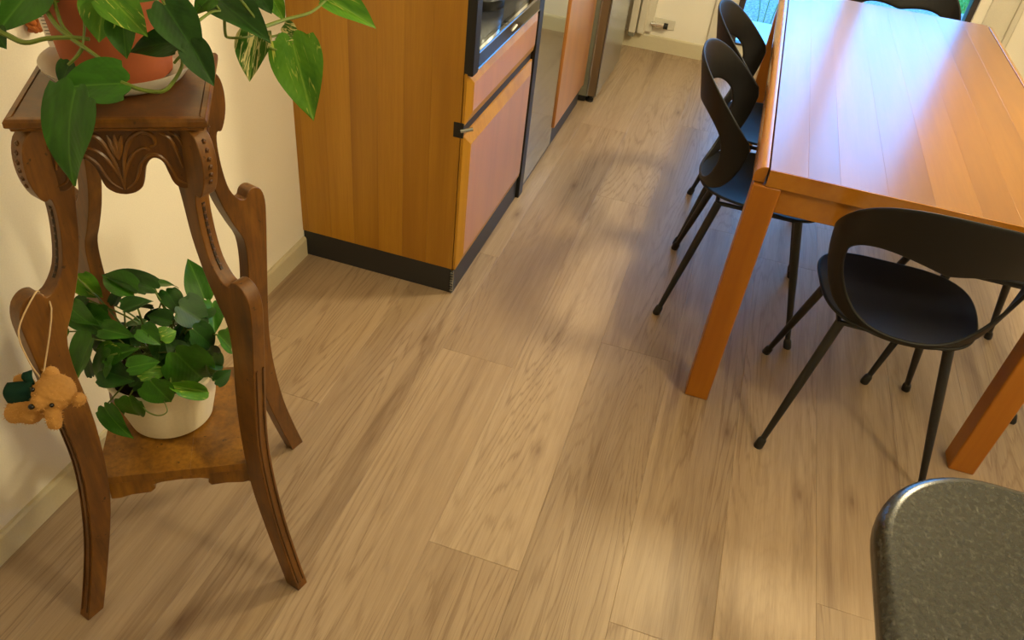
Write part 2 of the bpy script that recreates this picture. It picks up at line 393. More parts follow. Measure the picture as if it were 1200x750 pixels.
# ================================================================= lamps (above the frame)
def globe_lamp(label, loc, r, mat, cordtop):
    t = thing('globe_pendant_lamp', label, 'lamp', loc)
    bm = bmesh.new(); ball(bm, (0, 0, 0), r, 4); part('globe', bm, mat, t)
    bm = bmesh.new(); lathe(bm, [(.0, r+.05), (.03, r+.045), (.04, r+.0), (.04, r-.01)], 20); part('cap', bm, 'brass', t)
    bm = bmesh.new(); tube(bm, [(0, 0, r+.04), (0, 0, cordtop-loc[2]-.02)], .004, 6); part('cord', bm, 'black', t)
    bm = bmesh.new(); lathe(bm, [(.05, cordtop-loc[2]-.025), (.05, cordtop-loc[2]-.001)], 20); part('ceiling_rose', bm, 'brass', t)
globe_lamp('round opal pendant lamp hanging over the dining table', (.555, 2.72, 1.95), .13, 'lampA', ZC)
globe_lamp('round opal pendant lamp hanging over the granite counter', (1.25, .85, 2.15), .12, 'lampB', ZC)

# ================================================================= KITCHEN RUN along the left wall
XF = -.672                                    # plane of the fronts
def front_panel(name, y0, y1, z0, z1, mat, parent, base, bw=.04, t=.02, raise_=.006, mitre=True):
    """cabinet front with a wide chamfered border: centre panel plus four bevelled frame strips"""
    ox, oy, oz = base
    root = bpart(name, (XF-t-ox, y0+bw-oy, z0+bw-oz), (XF-ox, y1-bw-oy, z1-bw-oz), mat, parent, .0)
    def strip(p):
        bm = bmesh.new()
        top = [bm.verts.new(v) for v in p]
        bot = [bm.verts.new((XF-t-ox, v[1], v[2])) for v in p]
        bm.faces.new(top); bm.faces.new(bot[::-1])
        for i in range(4): bm.faces.new((top[i], top[(i+1) % 4], bot[(i+1) % 4], bot[i]))
        o = part('border_strip', bm, 'cab', root, 0, False)  # lamplight on the bevels is put into the colour: yellower, uncoated veneer
        o.matrix_parent_inverse = Matrix.Translation(-root.location)
    xi, xo = XF-ox, XF-raise_*2-ox
    ya, yb, za, zb = y0-oy, y1-oy, z0-oz, z1-oz
    I = [(xi, ya+bw, za+bw), (xi, yb-bw, za+bw), (xi, yb-bw, zb-bw), (xi, ya+bw, zb-bw)]
    O = [(xo, ya, za), (xo, yb, za), (xo, yb, zb), (xo, ya, zb)]
    for i in range(4): strip([O[i], O[(i+1) % 4], I[(i+1) % 4], I[i]])
    return root
Y0, Y1, Y2, Y3, Y4 = 2.02, 2.745, 2.86, 3.25, 3.84
B = (-.96, 2.02, 0)
cab = thing('tall_cabinet', 'tall cherry veneer cabinet with open niche, drawer and lower door', 'cabinet', B)
def L(p): return (p[0]-B[0], p[1]-B[1], p[2]-B[2])
# side panel: veneer boards running upright
xs = [XL, -1.222, -1.135, -1.05, -.96, -.875, -.79, -.695]
for xa, xb in zip(xs, xs[1:]): bpart('side_board', L((xa, Y0, .10)), L((xb, Y0+.02, 2.1)), 'cab', cab, .0006)
bpart('plinth', L((XL, Y0+.004, 0)), L((-.702, Y0+.02, .10)), 'plinth', cab, .001)
bpart('plinth', L((-.704, Y0+.012, 0)), L((-.690, Y1, .095)), 'plinth', cab, .001)
bm = bmesh.new(); tube(bm, [L((-.695, Y0+.006, .002)), L((-.695, Y0+.006, .094))], .006, 8)
pc = part('plinth_corner', bm, 'steel', cab)
bm = bmesh.new()
for i in range(9): box(bm, L((-.7005, Y0-.001, .006+i*.0102)), L((-.6895, Y0+.002, .010+i*.0102)))
part('corner_ribs', bm, 'plinth', pc, smooth=False)
bpart('carcass_back', L((XL, Y0+.02, .10)), L((XL+.02, Y1, 2.1)), 'cab', cab, 0)
bpart('far_side', L((XL+.02, Y1-.018, .10)), L((-.692, Y1, 2.1)), 'cab', cab, .001)
bpart('carcass_bottom', L((XL+.02, Y0+.02, .10)), L((-.70, Y1-.018, .118)), 'cab', cab, .001)
bpart('carcass_top', L((XL+.02, Y0+.02, 2.08)), L((-.692, Y1-.018, 2.1)), 'cab', cab, .001)
bpart('niche_top', L((XL+.02, Y0+.02, 1.30)), L((-.692, Y1-.018, 1.32)), 'worktop', cab, .001)
door = front_panel('door', Y0, Y1-.002, .102, .582, 'front', cab, B)
drw = front_panel('drawer', Y0, Y1-.002, .615, .770, 'front', cab, B, .034)
updoor = front_panel('upper_door', Y0, Y1-.002, 1.32, 2.098, 'front', cab, B)
bpart('grip_recess', L((-.72, Y0+.021, .560)), L((-.69, Y1-.002, .640)), 'black', cab, .001)
cap = bpart('grip_end_cap', L((-.716, Y0-.002, .575)), L((-.684, Y0+.004, .622)), 'black', cab, .001)
bm = bmesh.new(); tube(bm, [L((-.693, Y0-.003, .598)), L((-.660, Y0+.012, .606))], .006, 10); part('grip_rod', bm, 'steel', cab)
# niche: shelf, black surround, control strip
bpart('niche_shelf', L((XL+.02, Y0+.02, .800)), L((-.692, Y1-.018, .823)), 'worktop', cab, .001)
bpart('niche_upright', L((-.70, Y0+.001, .765)), L((XF+.004, Y0+.045, 1.32)), 'black', cab, .002)
bpart('niche_upright', L((-.70, Y1-.045, .765)), L((XF+.004, Y1-.002, 1.32)), 'black', cab, .002)
st = bpart('niche_front_strip', L((-.692, Y0+.045, .772)), L((XF+.004, Y1-.045, .825)), 'dglass', cab, .002)
def sub(o, root): o.matrix_parent_inverse = Matrix.Translation(-root.location); return o
for z in (.8255, .8185): sub(bpart('chrome_line', L((XF-.004, Y0+.045, z)), L((XF+.0055, Y1-.045, z+.0025)), 'chrome', st, 0), st)
sub(bpart('chrome_line', L((XF-.004, Y0+.045, .772)), L((XF+.0055, Y1-.045, .775)), 'chrome', st, 0), st)
bm = bmesh.new()
tube(bm, [(0, -.012, -.001), (0, .006, .0005), (0, .020, .002)], [.003, .0038, .003], 8); tube(bm, [(0, -.026, -.003), (0, -.013, -.001)], [.0026, .003], 8)
em = part('emblem', bm, 'paper', st); em.location = Vector(L((XF+.006, 2.40, .797)))-st.location
# kettle and box standing in the niche
t = thing('steel_kettle', 'steel kettle with black base standing in the cabinet niche', 'kettle', onz(571, 12, .823)+Vector((-.045, .05, 0)))
bm = bmesh.new(); lathe(bm, [(.078, 0), (.082, .006), (.082, .03), (.074, .034)], 36); part('base', bm, 'black', t)
bm = bmesh.new(); lathe(bm, [(.074, .034), (.078, .05), (.072, .12), (.056, .19), (.05, .2)], 36); part('body', bm, 'steel', t)
bm = bmesh.new(); lathe(bm, [(.05, .2), (.046, .212), (.012, .218), (.012, .235), (.0, .237)], 30); part('lid', bm, 'black', t)
bm = bmesh.new(); tube(bm, catmull([(.06, .045, .06), (.085, .08, .09), (.08, .075, .16), (.04, .04, .2)], 6), .009, 8); part('handle', bm, 'black', t)
bm = bmesh.new(); tube(bm, [(-.05, -.03, .13), (-.075, -.05, .17), (-.09, -.06, .19)], [.016, .012, .009], 8); part('spout', bm, 'steel', t)
t = thing('storage_canister', 'pale grey canister behind the kettle in the cabinet niche', 'canister', onz(606, 8, .823)+Vector((-.09, .15, 0)))
bpart('body', (-.075, -.075, 0), (.075, .075, .16), 'wtray', t, .012); bpart('lid', (-.078, -.078, .16), (.078, .078, .185), 'black', t, .008)
# black filler post
o = bpart('filler_post', (-.74, Y1+.004, .0), (-.676, Y1+.058, 2.1), 'black', None, .002, label='black upright filler strip between wooden cabinet and mirrored appliance', category='panel')
# mirror-fronted appliance
B2 = (-.96, Y1+.06, 0)
t = thing('mirror_front_appliance', 'tall appliance with a mirror-like grey front down to the floor', 'appliance', B2)
bpart('body', (XL-B2[0], .002, .01), (-.70-B2[0], Y3-B2[1]-.01, 2.1), 'plinth', t, .001)
bpart('front', (-.70-B2[0], .002, .03), (XF-.008-B2[0], Y3-B2[1]-.012, 2.1), 'mirror', t, .001)
bpart('toe_strip', (-.70-B2[0], .002, .0), (-.690-B2[0], Y3-B2[1]-.012, .028), 'plinth', t, .0)
# second wooden cabinet
B3 = (-.96, Y3, 0)
c2 = thing('cherry_cabinet', 'cherry veneer tall cabinet with one plain door beside the fridge', 'cabinet', B3)
bpart('carcass', (XL+.004-B3[0], 0, .10), (-.693-B3[0], Y4-Y3, 2.1), 'cab', c2, .001)
bpart('plinth', (XL+.004-B3[0], .0, 0), (-.690-B3[0], Y4-Y3-.01, .095), 'plinth', c2, .001)
bpart('door', (-.692-B3[0], .002, .102), (XF-B3[0], Y4-Y3-.004, 2.098), 'front', c2, .004)
# fridge
B4 = (-.9, 3.87, 0)
fr = thing('steel_fridge', 'tall stainless steel fridge at the end of the cabinets', 'fridge', B4)
bpart('body', (XL+.03-B4[0], 0, .03), (-.655-B4[0], .62, 1.9), 'fside', fr, .004)
bpart('door_edge', (-.653-B4[0], .0, .035), (-.612-B4[0], .62, 1.9), 'seal', fr, .004)
bpart('door_face', (-.611-B4[0], .004, .035), (-.603-B4[0], .616, 1.9), 'steel', fr, .004)
bpart('edge_bead', (-.656-B4[0], -.003, .035), (-.648-B4[0], .003, 1.9), 'steel', fr, .001)
for yy in (.03, .56):
    bm = bmesh.new(); lathe(bm, [(.02, 0), (.02, .012), (.012, .014), (.012, .035)], 16, (-.66-B4[0]+.02, yy, 0)); part('foot', bm, 'black', fr)
bpart('toe_grille', (-.70-B4[0], -.0, .004), (-.66-B4[0], .62, .03), 'black', fr, .002)

# ================================================================= far wall fittings
t = thing('radiator_column', 'white radiator end with two vertical profiles on the far wall', 'radiator', (-.58, YF, .1))
bpart('profile', (-.047, -.075, .0), (-.004, -.035, 1.7), 'trim', t, .006)
bpart('profile', (.004, -.065, .0), (.048, -.03, 1.7), 'trim', t, .006)
bpart('back_plate', (-.04, -.03, .01), (.09, -.001, 1.69), 'trim', t, .004)
bpart('end_cap', (-.045, -.073, -.022), (-.006, -.036, -.0005), 'fside', t, .003)
bm = bmesh.new(); tube(bm, catmull([(-.075, -.02, .08), (-.085, -.045, .05), (-.075, -.06, .02), (-.065, -.03, -.005)], 5), .008, 8); part('bleed_tap', bm, 'chrome', t)
t = thing('radiator_valve', 'chrome radiator valve with black knob on a white wall plate', 'valve', (-.445, YF, .165))
bpart('wall_plate', (-.075, -.008, -.028), (.085, -.0005, .032), 'trim', t, .006)
bm = bmesh.new(); tube(bm, [(-.055, -.04, .0), (-.035, -.04, 0), (-.034, -.04, 0), (-.02, -.04, 0), (-.019, -.04, 0), (.02, -.04, 0)], [.012, .012, .02, .02, .017, .017], 16); part('valve_body', bm, 'chrome', t)
bm = bmesh.new(); tube(bm, [(.021, -.04, 0), (.045, -.04, 0)], [.018, .017], 16); part('knob', bm, 'black', t)
bm = bmesh.new(); tube(bm, [(-.03, -.008, 0), (-.03, -.04, 0)], .009, 10); part('pipe_stub', bm, 'chrome', t)

# ================================================================= DINING TABLE
TX0, TX1, TY0, TY1, TZ = .132, .977, 1.843, 3.62, .77
tb = thing('dining_table', 'cherry wood dining table with square legs and rounded side strips', 'table', ((TX0+TX1)/2, (TY0+TY1)/2, 0))
TB = Vector(tb.location)
def tp(n, lo, hi, mat, bev=.002): return bpart(n, Vector(lo)-TB, Vector(hi)-TB, mat, tb, bev)
bx = [.166, .256, .333, .445, .552, .657, .745, .845, .943]
for xa, xb in zip(bx, bx[1:]): tp('top_board', (xa, TY0+.004, .726), (xb, TY1, TZ), 'table', .0003)
tp('front_lipping', (.166, TY0, .726), (.943, TY0+.0038, TZ), 'tedge', .0008)
for xa, xb, s in ((TX0, .162, -1), (.947, TX1, 1)):
    bm = bmesh.new(); o_ = (xa if s < 0 else xb); i_ = (xb if s < 0 else xa); w = abs(i_-o_)
    prof = [(i_, TZ), (i_, .728), (o_, .728), (o_, TZ-w*.9)] + [(o_ - s*(w*.9)*(1-math.cos(a)), TZ-w*.9+w*.9*math.sin(a)) for a in [math.pi/2*k/6 for k in range(1, 7)]]
    prism(bm, prof, lambda p: Vector((p[0], TY0+.012, p[1]))-TB, lambda p: Vector((p[0], TY1-.012, p[1]))-TB); part('edge_strip', bm, 'tedge', tb, .001, angle=30)
for xa in (TX0+.004, TX1-.074):
    for ya in (TY0, TY1-.07):
        tp('leg', (xa, ya, 0), (xa+.07, ya+.07, .725), 'tleg', .004)
for ya in (TY0+.012, TY1-.032): tp('apron', (TX0+.074, ya, .655), (TX1-.074, ya+.02, .725), 'tedge')
for xa in (TX0+.012, TX1-.032): tp('apron', (xa, TY0+.07, .655), (xa+.02, TY1-.07, .725), 'tedge')

# ================================================================= CHAIRS
def seat_pan():
    bm = bmesh.new(); n = 44; cen = None; prev = None
    def E(a, q):
        dx, dy = math.sin(a), -math.cos(a); m = 3.0
        r = (abs(dx/.220)**m+abs(dy/.208)**m)**(-1/m)
        fr = max(0, dy)                                     # 1 towards the front edge
        z = .430+.030*q**2.4-.020*fr*q**3; y = dy*r*q
        return Vector((dx*r*q*(.93+.35*y), y, z))
    cen = bm.verts.new(E(0, 0))
    for q in (.15, .3, .45, .6, .72, .82, .9, .96, 1.0):
        ring = [bm.verts.new(E(2*math.pi*k/n, q)) for k in range(n)]
        for k in range(n):
            if prev is None: bm.faces.new((cen, ring[k], ring[(k+1) % n]))
            else: bm.faces.new((prev[k], ring[k], ring[(k+1) % n], prev[(k+1) % n]))
        prev = ring
    return bm
def back_loop():
    """wrapped shield: high behind, sides sweeping forward, narrowing to the seat's rear edge, with a wide opening"""
    PM, PH = math.radians(95), math.radians(62)
    def ztop(p): return .850-.180*(abs(p)/PM)**2.3
    def zbot(p): return .450+.195*(abs(p)/PM)**3.2
    def pos(p, z):
        v = (z-.45)/.38; yb = -.205-.085*v**.9; a = .205+.03*min(1, v*1.6)
        return Vector((a*math.sin(p), yb+(.168-.03*v)*(1-math.cos(p)), z))
    def hole(p):
        q = abs(p)/PH; zt, zb = ztop(p), zbot(p); top = zt-(.160-.070*q); bot = zb+.016+.06*q**2.5
        if q >= 1-1e-6: return None
        mid = (top+bot)/2; f = (1-q**5)**(1/2.6); return mid+(bot-mid)*f, mid+(top-mid)*f
    inner = [PH*math.sin(math.pi/2*k/16) for k in range(-16, 17)]; outer = [PH+(PM-PH)*math.sin(math.pi/2*k/9) for k in range(1, 10)]
    bm = bmesh.new(); cols = []
    for p in [-a for a in outer[::-1]]+inner+outer:
        h = hole(p); zt, zb = ztop(p), zbot(p)
        if h: lo, hi = h
        else:
            q = min(1, abs(p)/PH); pe = PH if p > 0 else -PH
            t = (.5*((ztop(pe)-.090)+(zbot(pe)+.076))-zbot(pe))/(ztop(pe)-zbot(pe)); lo = hi = zb+(zt-zb)*t
        A = [bm.verts.new(pos(p, zb+(lo-zb)*k/4)) for k in range(5)]
        Bc = ([bm.verts.new(pos(p, hi))] if h else [A[-1]])+[bm.verts.new(pos(p, hi+(zt-hi)*k/6)) for k in range(1, 7)]
        cols.append((A, Bc))
    for (A, Ba), (A2, Bb) in zip(cols, cols[1:]):
        for P, Q in ((A, A2), (Ba, Bb)):
            for k in range(len(P)-1): bm.faces.new((P[k], P[k+1], Q[k+1], Q[k]))
    return bm
def make_chair():
    t = thing('shell_chair', 'x', 'chair', (0, 0, 0), 0, 'black shell chairs around the dining table')
    for nm, bm in (('seat', seat_pan()), ('backrest', back_loop())):
        o = part(nm, bm, 'chair', t, angle=180)
        m = o.modifiers.new('thick', 'SOLIDIFY'); m.thickness = .009; m.offset = 0
        m = o.modifiers.new('sub', 'SUBSURF'); m.levels = 1; m.render_levels = 2
    bm = bmesh.new()
    for s in (-1, 1):
        tube(bm, [(s*.14, -.13, .419), (s*.14, .13, .419)], .007, 8); 
    for y in (-.13, .13): tube(bm, [(-.14, y, .419), (.14, y, .419)], .007, 8)
    part('under_frame', bm, 'legblack', t)
    for sx in (-1, 1):
        for sy in (-1, 1):
            a, b = Vector((sx*.135, sy*.125, .418)), Vector((sx*.217, sy*.217, .026))
            bm = bmesh.new(); tube(bm, [a, a.lerp(b, .5), b], [.0135, .0125, .0085], 14); lg = part('leg', bm, 'legblack', t)
            d = (b-a).normalized(); e = b+d*.026; e.z = 0
            bm = bmesh.new(); tube(bm, [b-d*.006, b, b+d*.006, e+Vector((0, 0, .003)), e], [.0085, .012, .013, .0135, .012], 14); part('foot_cap', bm, 'black', lg)
    return t
chair0 = make_chair()
spots = [((.59, 1.935), 0, 'black shell chair at the table end facing the granite counter'),
         ((.212, 2.437), -90, 'black shell chair on the cabinet side of the table, closer to the granite counter'),
         ((.212, 2.915), -90, 'black shell chair on the cabinet side of the table, closer to the glass door'),
         ((.905, 2.36), 90, 'black shell chair on the table side away from the cabinets'),
         ((.66, 3.70), 180, 'black shell chair at the table end in front of the glass door')]
for i, ((x, y), a, lab) in enumerate(spots):
    c = chair0 if i == 0 else copy_tree(chair0)
    c.location = (x, y, 0); c.rotation_euler.z = math.radians(a); c['label'] = lab

# ================================================================= GRANITE COUNTER
ct = thing('granite_counter', 'dark speckled granite counter with rounded corner and bullnose edge', 'counter', (.95, .1, 0))
CB = Vector(ct.location); gx0, gx1, gy0, gy1, gr = .303, 1.75, -.75, .812, .15
out = [(gx0, gy0), (gx1, gy0), (gx1, gy1)]+[(gx0+gr-gr*math.sin(a), gy1-gr+gr*math.cos(a)) for a in [math.pi/2*k/14 for k in range(15)]]
bm = bmesh.new(); prism(bm, out, lambda p: Vector((p[0], p[1], .86))-CB, lambda p: Vector((p[0], p[1], .90))-CB)
part('worktop', bm, 'granite', ct, .016, segs=5, angle=60)
bpart('base_unit', Vector((gx0+.14, gy0+.05, 0))-CB, Vector((gx1-.05, gy1-.16, .859))-CB, 'gbase', ct, .003)

# ================================================================= PLANT STAND
SA = math.radians(30.5)
sd = thing('plant_stand', 'carved antique wooden plant stand with four scrolled legs and lower shelf', 'plant stand', (-.907, .934, 0), SA)
def lean(bm):
    for v in bm.verts: v.co.x += .026*v.co.z
def spart(name, bm, mat, parent=sd, bevel=.003, **k):
    lean(bm); return part(name, bm, mat, parent, bevel, **k)
outer = [(.160, 1.057), (.174, 1.046), (.182, 1.022), (.183, .992), (.178, .966), (.168, .946), (.158, .946), (.155, .92), (.160, .87), (.171, .825), (.190, .797), (.206, .790), (.214, .803), (.230, .806), (.247, .793), (.255, .765), (.254, .72), (.247, .62), (.240, .52), (.236, .42), (.243, .32), (.262, .2), (.29, .09), (.317, .0)]
inner = [(.28, .0), (.243, .12), (.208, .25), (.194, .34), (.188, .45), (.19, .55), (.196, .64), (.192, .70), (.172, .745), (.149, .80), (.132, .86), (.123, .92), (.114, .97), (.100, 1.056)]
def smooth2(pts, n=3): return [(p.x, p.y) for p in catmull([(a, b, 0) for a, b in pts], n)]
OUT, INN = smooth2(outer), smooth2(inner)
HT = .0138
for sx, sy in ((-1, -1), (1, -1), (1, 1), (-1, 1)):
    dx, dy = sx/math.sqrt(2), sy/math.sqrt(2); px, py = -dy, dx
    P = lambda p, h: Vector((dx*p[0]+px*h, dy*p[0]+py*h, p[1]))
    bm = bmesh.new(); prism(bm, OUT+INN, lambda p: P(p, -HT), lambda p: P(p, HT))
    lg = spart('leg', bm, 'stand', bevel=.004, angle=35)
    # carved chain on the outer edge and on the top ear, scroll grooves
    bm = bmesh.new()
    zs = [(.815+i*.0135) for i in range(9)]
    def rout(z):
        for (a, b) in zip(OUT, OUT[1:]):
            if a[1] >= z >= b[1] and z < .945: return a[0]+(b[0]-a[0])*(a[1]-z)/max(a[1]-b[1], 1e-6)
        return .16
    tube(bm, [P((rout(z)-.0022, z), 0) for z in [.808+i*.01 for i in range(13)]], .0042, 6); spart('carved_band', bm, 'inlay', lg, 0); bm = bmesh.new()
    for z in zs:
        c = P((rout(z)-.0012, z), 0); ball(bm, c, (.0042, .0042, .0054), 1)
    spart('carved_chain', bm, 'carve', lg, 0, kind='stuff'); bm = bmesh.new()
    for i, (r, z) in enumerate([(.1765, 1.04), (.1805, 1.027), (.183, 1.013), (.1835, 1.0), (.1825, .987), (.180, .974)]): ball(bm, P((r-.001, z), 0), (.005, .005, .005), 1)
    spart('ear_carving', bm, 'carve', lg, 0, kind='stuff')
    bm = bmesh.new()
    for h in (-.0075, .0075):
        tube(bm, [P((r+.0006, z), h) for r, z in smooth2([(.247, .62), (.240, .52), (.236, .42), (.243, .32), (.262, .2), (.29, .09), (.31, .02)])], .0022, 6)
    spart('edge_moulding', bm, 'carve', lg, 0)
# top board: frame with mitred moulding and recessed panel
TH2 = .1335
bm = bmesh.new(); box(bm, (-TH2+.009, -TH2+.009, 1.058), (TH2-.009, TH2-.009, 1.0786)); spart('top_panel', bm, 'topwood')
for k in range(4):
    bm = bmesh.new(); R4 = Matrix.Rotation(math.pi/2*k, 4, 'Z')
    o1, i1 = TH2, TH2-.0105
    prof = [(i1, 1.059), (o1-.006, 1.059), (o1-.005, 1.064), (o1, 1.067), (o1, 1.075), (o1-.003, 1.0795), (i1, 1.080)]
    prism(bm, prof, lambda p: R4 @ Vector((-p[0], -p[0], p[1])), lambda p: R4 @ Vector((p[0], -p[0], p[1])))
    spart('top_moulding', bm, 'stand', bevel=.001, angle=30)
# carved aprons
half = [(0, .945), (.014, .948), (.026, .958), (.031, .974), (.035, .990), (.043, 1.003), (.052, 1.006), (.061, .998), (.066, .98), (.072, .962), (.084, .953), (.10, .955), (.10, 1.058)]
hp = smooth2(half[:-1], 3)+[half[-1]]
apo = hp+[(-x, z) for x, z in hp[::-1][:-1]]
for k in range(4):
    R4 = Matrix.Rotation(math.pi/2*k, 4, 'Z')
    bm = bmesh.new(); prism(bm, apo, lambda p: R4 @ Vector((p[0], -.110, p[1])), lambda p: R4 @ Vector((p[0], -.094, p[1])))
    ap = spart('apron', bm, 'carve', bevel=.002, angle=30)
    bm = bmesh.new()
    for s in (-1, 1):
        for pts, r in (([(0, .955), (.004, .985), (.010, 1.015), (.022, 1.040), (.040, 1.050), (.052, 1.043), (.054, 1.030), (.046, 1.026)], .0032),
                       ([(0, .965), (.008, .990), (.020, 1.012), (.036, 1.024), (.045, 1.020)], .0026),
                       ([(.003, .955), (.016, .966), (.024, .982), (.030, .998), (.044, 1.012), (.058, 1.010), (.070, .992), (.078, .970), (.092, .962)], .0024),
                       ([(.062, 1.048), (.074, 1.040), (.082, 1.02), (.088, .99)], .0026), ([(.075, 1.050), (.086, 1.042), (.094, 1.02)], .0022)):
            c = catmull([R4 @ Vector((s*x, -.1105, z)) for x, z in pts], 4); n = len(c)
            tube(bm, c, [r*(.45+.75*math.sin(math.pi*(i+.6)/(n+.6))) for i in range(n)], 6)
    for a in (-.25, 0, .25):
        c = [R4 @ Vector((math.sin(a)*q, -.1108, 1.006+math.cos(a)*q)) for q in (0, .012, .026, .04)]; tube(bm, c, [.0015, .0045, .0042, .001], 6)
    spart('carving', bm, 'stand', ap, 0)
# lower shelf in two boards with scalloped aprons
for xa, xb in ((-.148, .022), (.0221, .148)):
    bm = bmesh.new(); box(bm, (xa, -.148, .326), (xb, .148, .345)); spart('shelf_board', bm, 'shelf', bevel=.0003)
sh = [(-.135, .328), (.135, .328), (.135, .284), (.118, .280), (.085, .284), (.055, .282), (.050, .292), (.052, .302), (.036, .307), (0, .309), (-.036, .307), (-.052, .302), (-.050, .290), (-.060, .280), (-.095, .279), (-.118, .272), (-.135, .272)]
for k in range(4):
    R4 = Matrix.Rotation(math.pi/2*k, 4, 'Z'); bm = bmesh.new()
    prism(bm, sh, lambda p: R4 @ Vector((p[0], -.142, p[1])), lambda p: R4 @ Vector((p[0], -.126, p[1])))
    spart('shelf_apron', bm, 'shelf', bevel=.0025, angle=30)

# ================================================================= PLANTS
def leaf_mesh(name, fold, droop, twist, wave):
    bm = bmesh.new(); nt, ns = 12, 4; rows = []
    def hw(t): return .5*((math.sin(math.pi*min(1, (t*.93+.07))**.62))**.85)*(1 if t < .82 else 1-.25*((t-.82)/.18))
    for i in range(nt+1):
        t = i/nt; row = []
        for j in range(-ns, ns+1):
            s = j/ns; w = max(hw(t), .004 if i else .30)
            if i == nt: w = .003
            x = s*w
            y = t-.13*(abs(s)**1.0)*(1-t)**5*(1.6-abs(s)*.6)
            if i == 0: x = s*.30; y = -.10*math.sin(math.pi*min(1, abs(s)*1.0)**.8)
            z = fold*abs(x)-droop*t*t+.02*wave*math.sin(7*t+3*s)*abs(s)+twist*x*t
            row.append(bm.verts.new((x, y, z)))
        rows.append(row)
    for a, b in zip(rows, rows[1:]):
        for k in range(2*ns): bm.faces.new((a[k], a[k+1], b[k+1], b[k]))
    return mesh_of(bm, name, True, 180)
LEAF = {}
for mk in ('leafA', 'leafB', 'leafC', 'leafV'):
    LEAF[mk] = []
    for q, (f, d, tw, wv) in enumerate([(.28, .10, .1, 1), (.18, .22, -.15, 1), (.42, .12, .2, .6), (.12, .30, .0, 1.3)]):
        me = leaf_mesh('leaf_%s_%d' % (mk, q), f, d, tw, wv); me.materials.append(M[mk]); LEAF[mk].append(me)
def add_leaf(th, base, tip, normal, width, mk, var=None):
    base, tip = Vector(base), Vector(tip); y = tip-base; Lh = y.length; y.normalize()
    n = Vector(normal); n = (n-y*n.dot(y)).normalized(); x = y.cross(n)
    mtx = Matrix(((x.x*width, y.x*Lh, n.x*Lh, base.x), (x.y*width, y.y*Lh, n.y*Lh, base.y), (x.z*width, y.z*Lh, n.z*Lh, base.z), (0, 0, 0, 1)))
    o = link('leaf', LEAF[mk][random.randrange(4) if var is None else var], None, th)
    o.matrix_local = Matrix.Translation(-Vector(th.location)) @ mtx
    return o
def add_stem(th, pts, r, mat='stem', n=5):
    bm = bmesh.new(); c = catmull([Vector(p)-Vector(th.location) for p in pts], n); tube(bm, c, [r*(1-.35*i/len(c)) for i in range(len(c))], 6); return part('stem', bm, mat, th)
# --- lower pothos in a cream pot on the shelf
PC = Vector((-.930, .940, .3455))
pl = thing('potted_pothos', 'bushy pothos in a cream ribbed pot on the lower shelf of the stand', 'potted plant', PC)
bm = bmesh.new(); lathe(bm, [(.0, .0), (.074, .0), (.082, .006), (.094, .06), (.105, .125), (.108, .13), (.108, .140), (.102, .142), (.098, .13), (.09, .11)], 96, rib=lambda a, z: .0007*math.sin(a*32) if .01 < z < .12 else 0)
part('pot', bm, 'potw', pl)
bm = bmesh.new(); lathe(bm, [(.0, .118), (.06, .122), (.095, .116), (.095, .10)], 32); part('soil', bm, 'soil', pl)
EC = PC+Vector((0.005, -.005, .185)); ER = Vector((.135, .135, .125))
def on_dome(px, py, scale=1.):
    d = ray(px, py); o = EYE-EC; q = [d[i]/(ER[i]*scale) for i in range(3)]; w = [o[i]/(ER[i]*scale) for i in range(3)]
    a = sum(v*v for v in q); b = 2*sum(x*y for x, y in zip(q, w)); c = sum(v*v for v in w)-1; D = b*b-4*a*c
    t = (-b-math.sqrt(D))/(2*a) if D > 0 else -b/(2*a)
    return EYE+d*t
low = [  # base, tip in the 3.125x crop of (60,290); width px; material
 (372, 150, 172, 57, 84, 'leafB'), (300, 170, 182, 92, 84, 'leafA'), (96, 112, 185, 190, 76, 'leafC'), (560, 185, 505, 38, 92, 'leafA'), (372, 135, 472, 118, 56, 'leafA'),
 (75, 225, 170, 312, 86, 'leafA'), (130, 190, 78, 235, 56, 'leafB'), (470, 215, 585, 285, 118, 'leafB'), (268, 230, 372, 188, 80, 'leafB'), (190, 300, 300, 325, 66, 'leafA'),
 (330, 300, 400, 355, 70, 'leafA'), (520, 300, 615, 375, 84, 'leafB'), (610, 320, 676, 378, 74, 'leafA'), (455, 385, 596, 530, 140, 'leafA'), (285, 440, 398, 415, 66, 'leafA'),
 (200, 405, 314, 368, 74, 'leafA'), (150, 335, 76, 480, 110, 'leafA'), (215, 395, 112, 515, 96, 'leafA'), (190, 450, 300, 490, 92, 'leafB'), (325, 462, 434, 450, 56, 'leafC'),
 (365, 490, 440, 575, 100, 'leafA'), (440, 505, 600, 538, 54, 'leafC'), (590, 400, 620, 490, 66, 'leafB'), (600, 490, 662, 452, 54, 'leafB'), (285, 548, 312, 648, 88, 'leafA'),
 (195, 585, 272, 712, 80, 'leafA'), (66, 308, 12, 392, 46, 'leafA'), (590, 205, 600, 310, 66, 'leafA'), (120, 250, 230, 285, 80, 'leafA'), (420, 160, 480, 235, 70, 'leafB'),
 (230, 210, 270, 130, 60, 'leafB'), (440, 270, 350, 245, 60, 'leafB'), (250, 380, 160, 420, 80, 'leafC'), (400, 330, 460, 300, 60, 'leafC'), (330, 350, 300, 280, 60, 'leafB'),
 (480, 390, 420, 340, 66, 'leafB'), (560, 400, 640, 420, 76, 'leafB'), (540, 250, 600, 190, 70, 'leafB'), (150, 470, 120, 400, 60, 'leafB'), (300, 510, 360, 440, 60, 'leafB'),
 (265, 560, 255, 610, 40, 'leafA'), (140, 330, 230, 340, 70, 'leafB'), (200, 250, 130, 235, 64, 'leafA')]
top = PC+Vector((0, 0, .12))
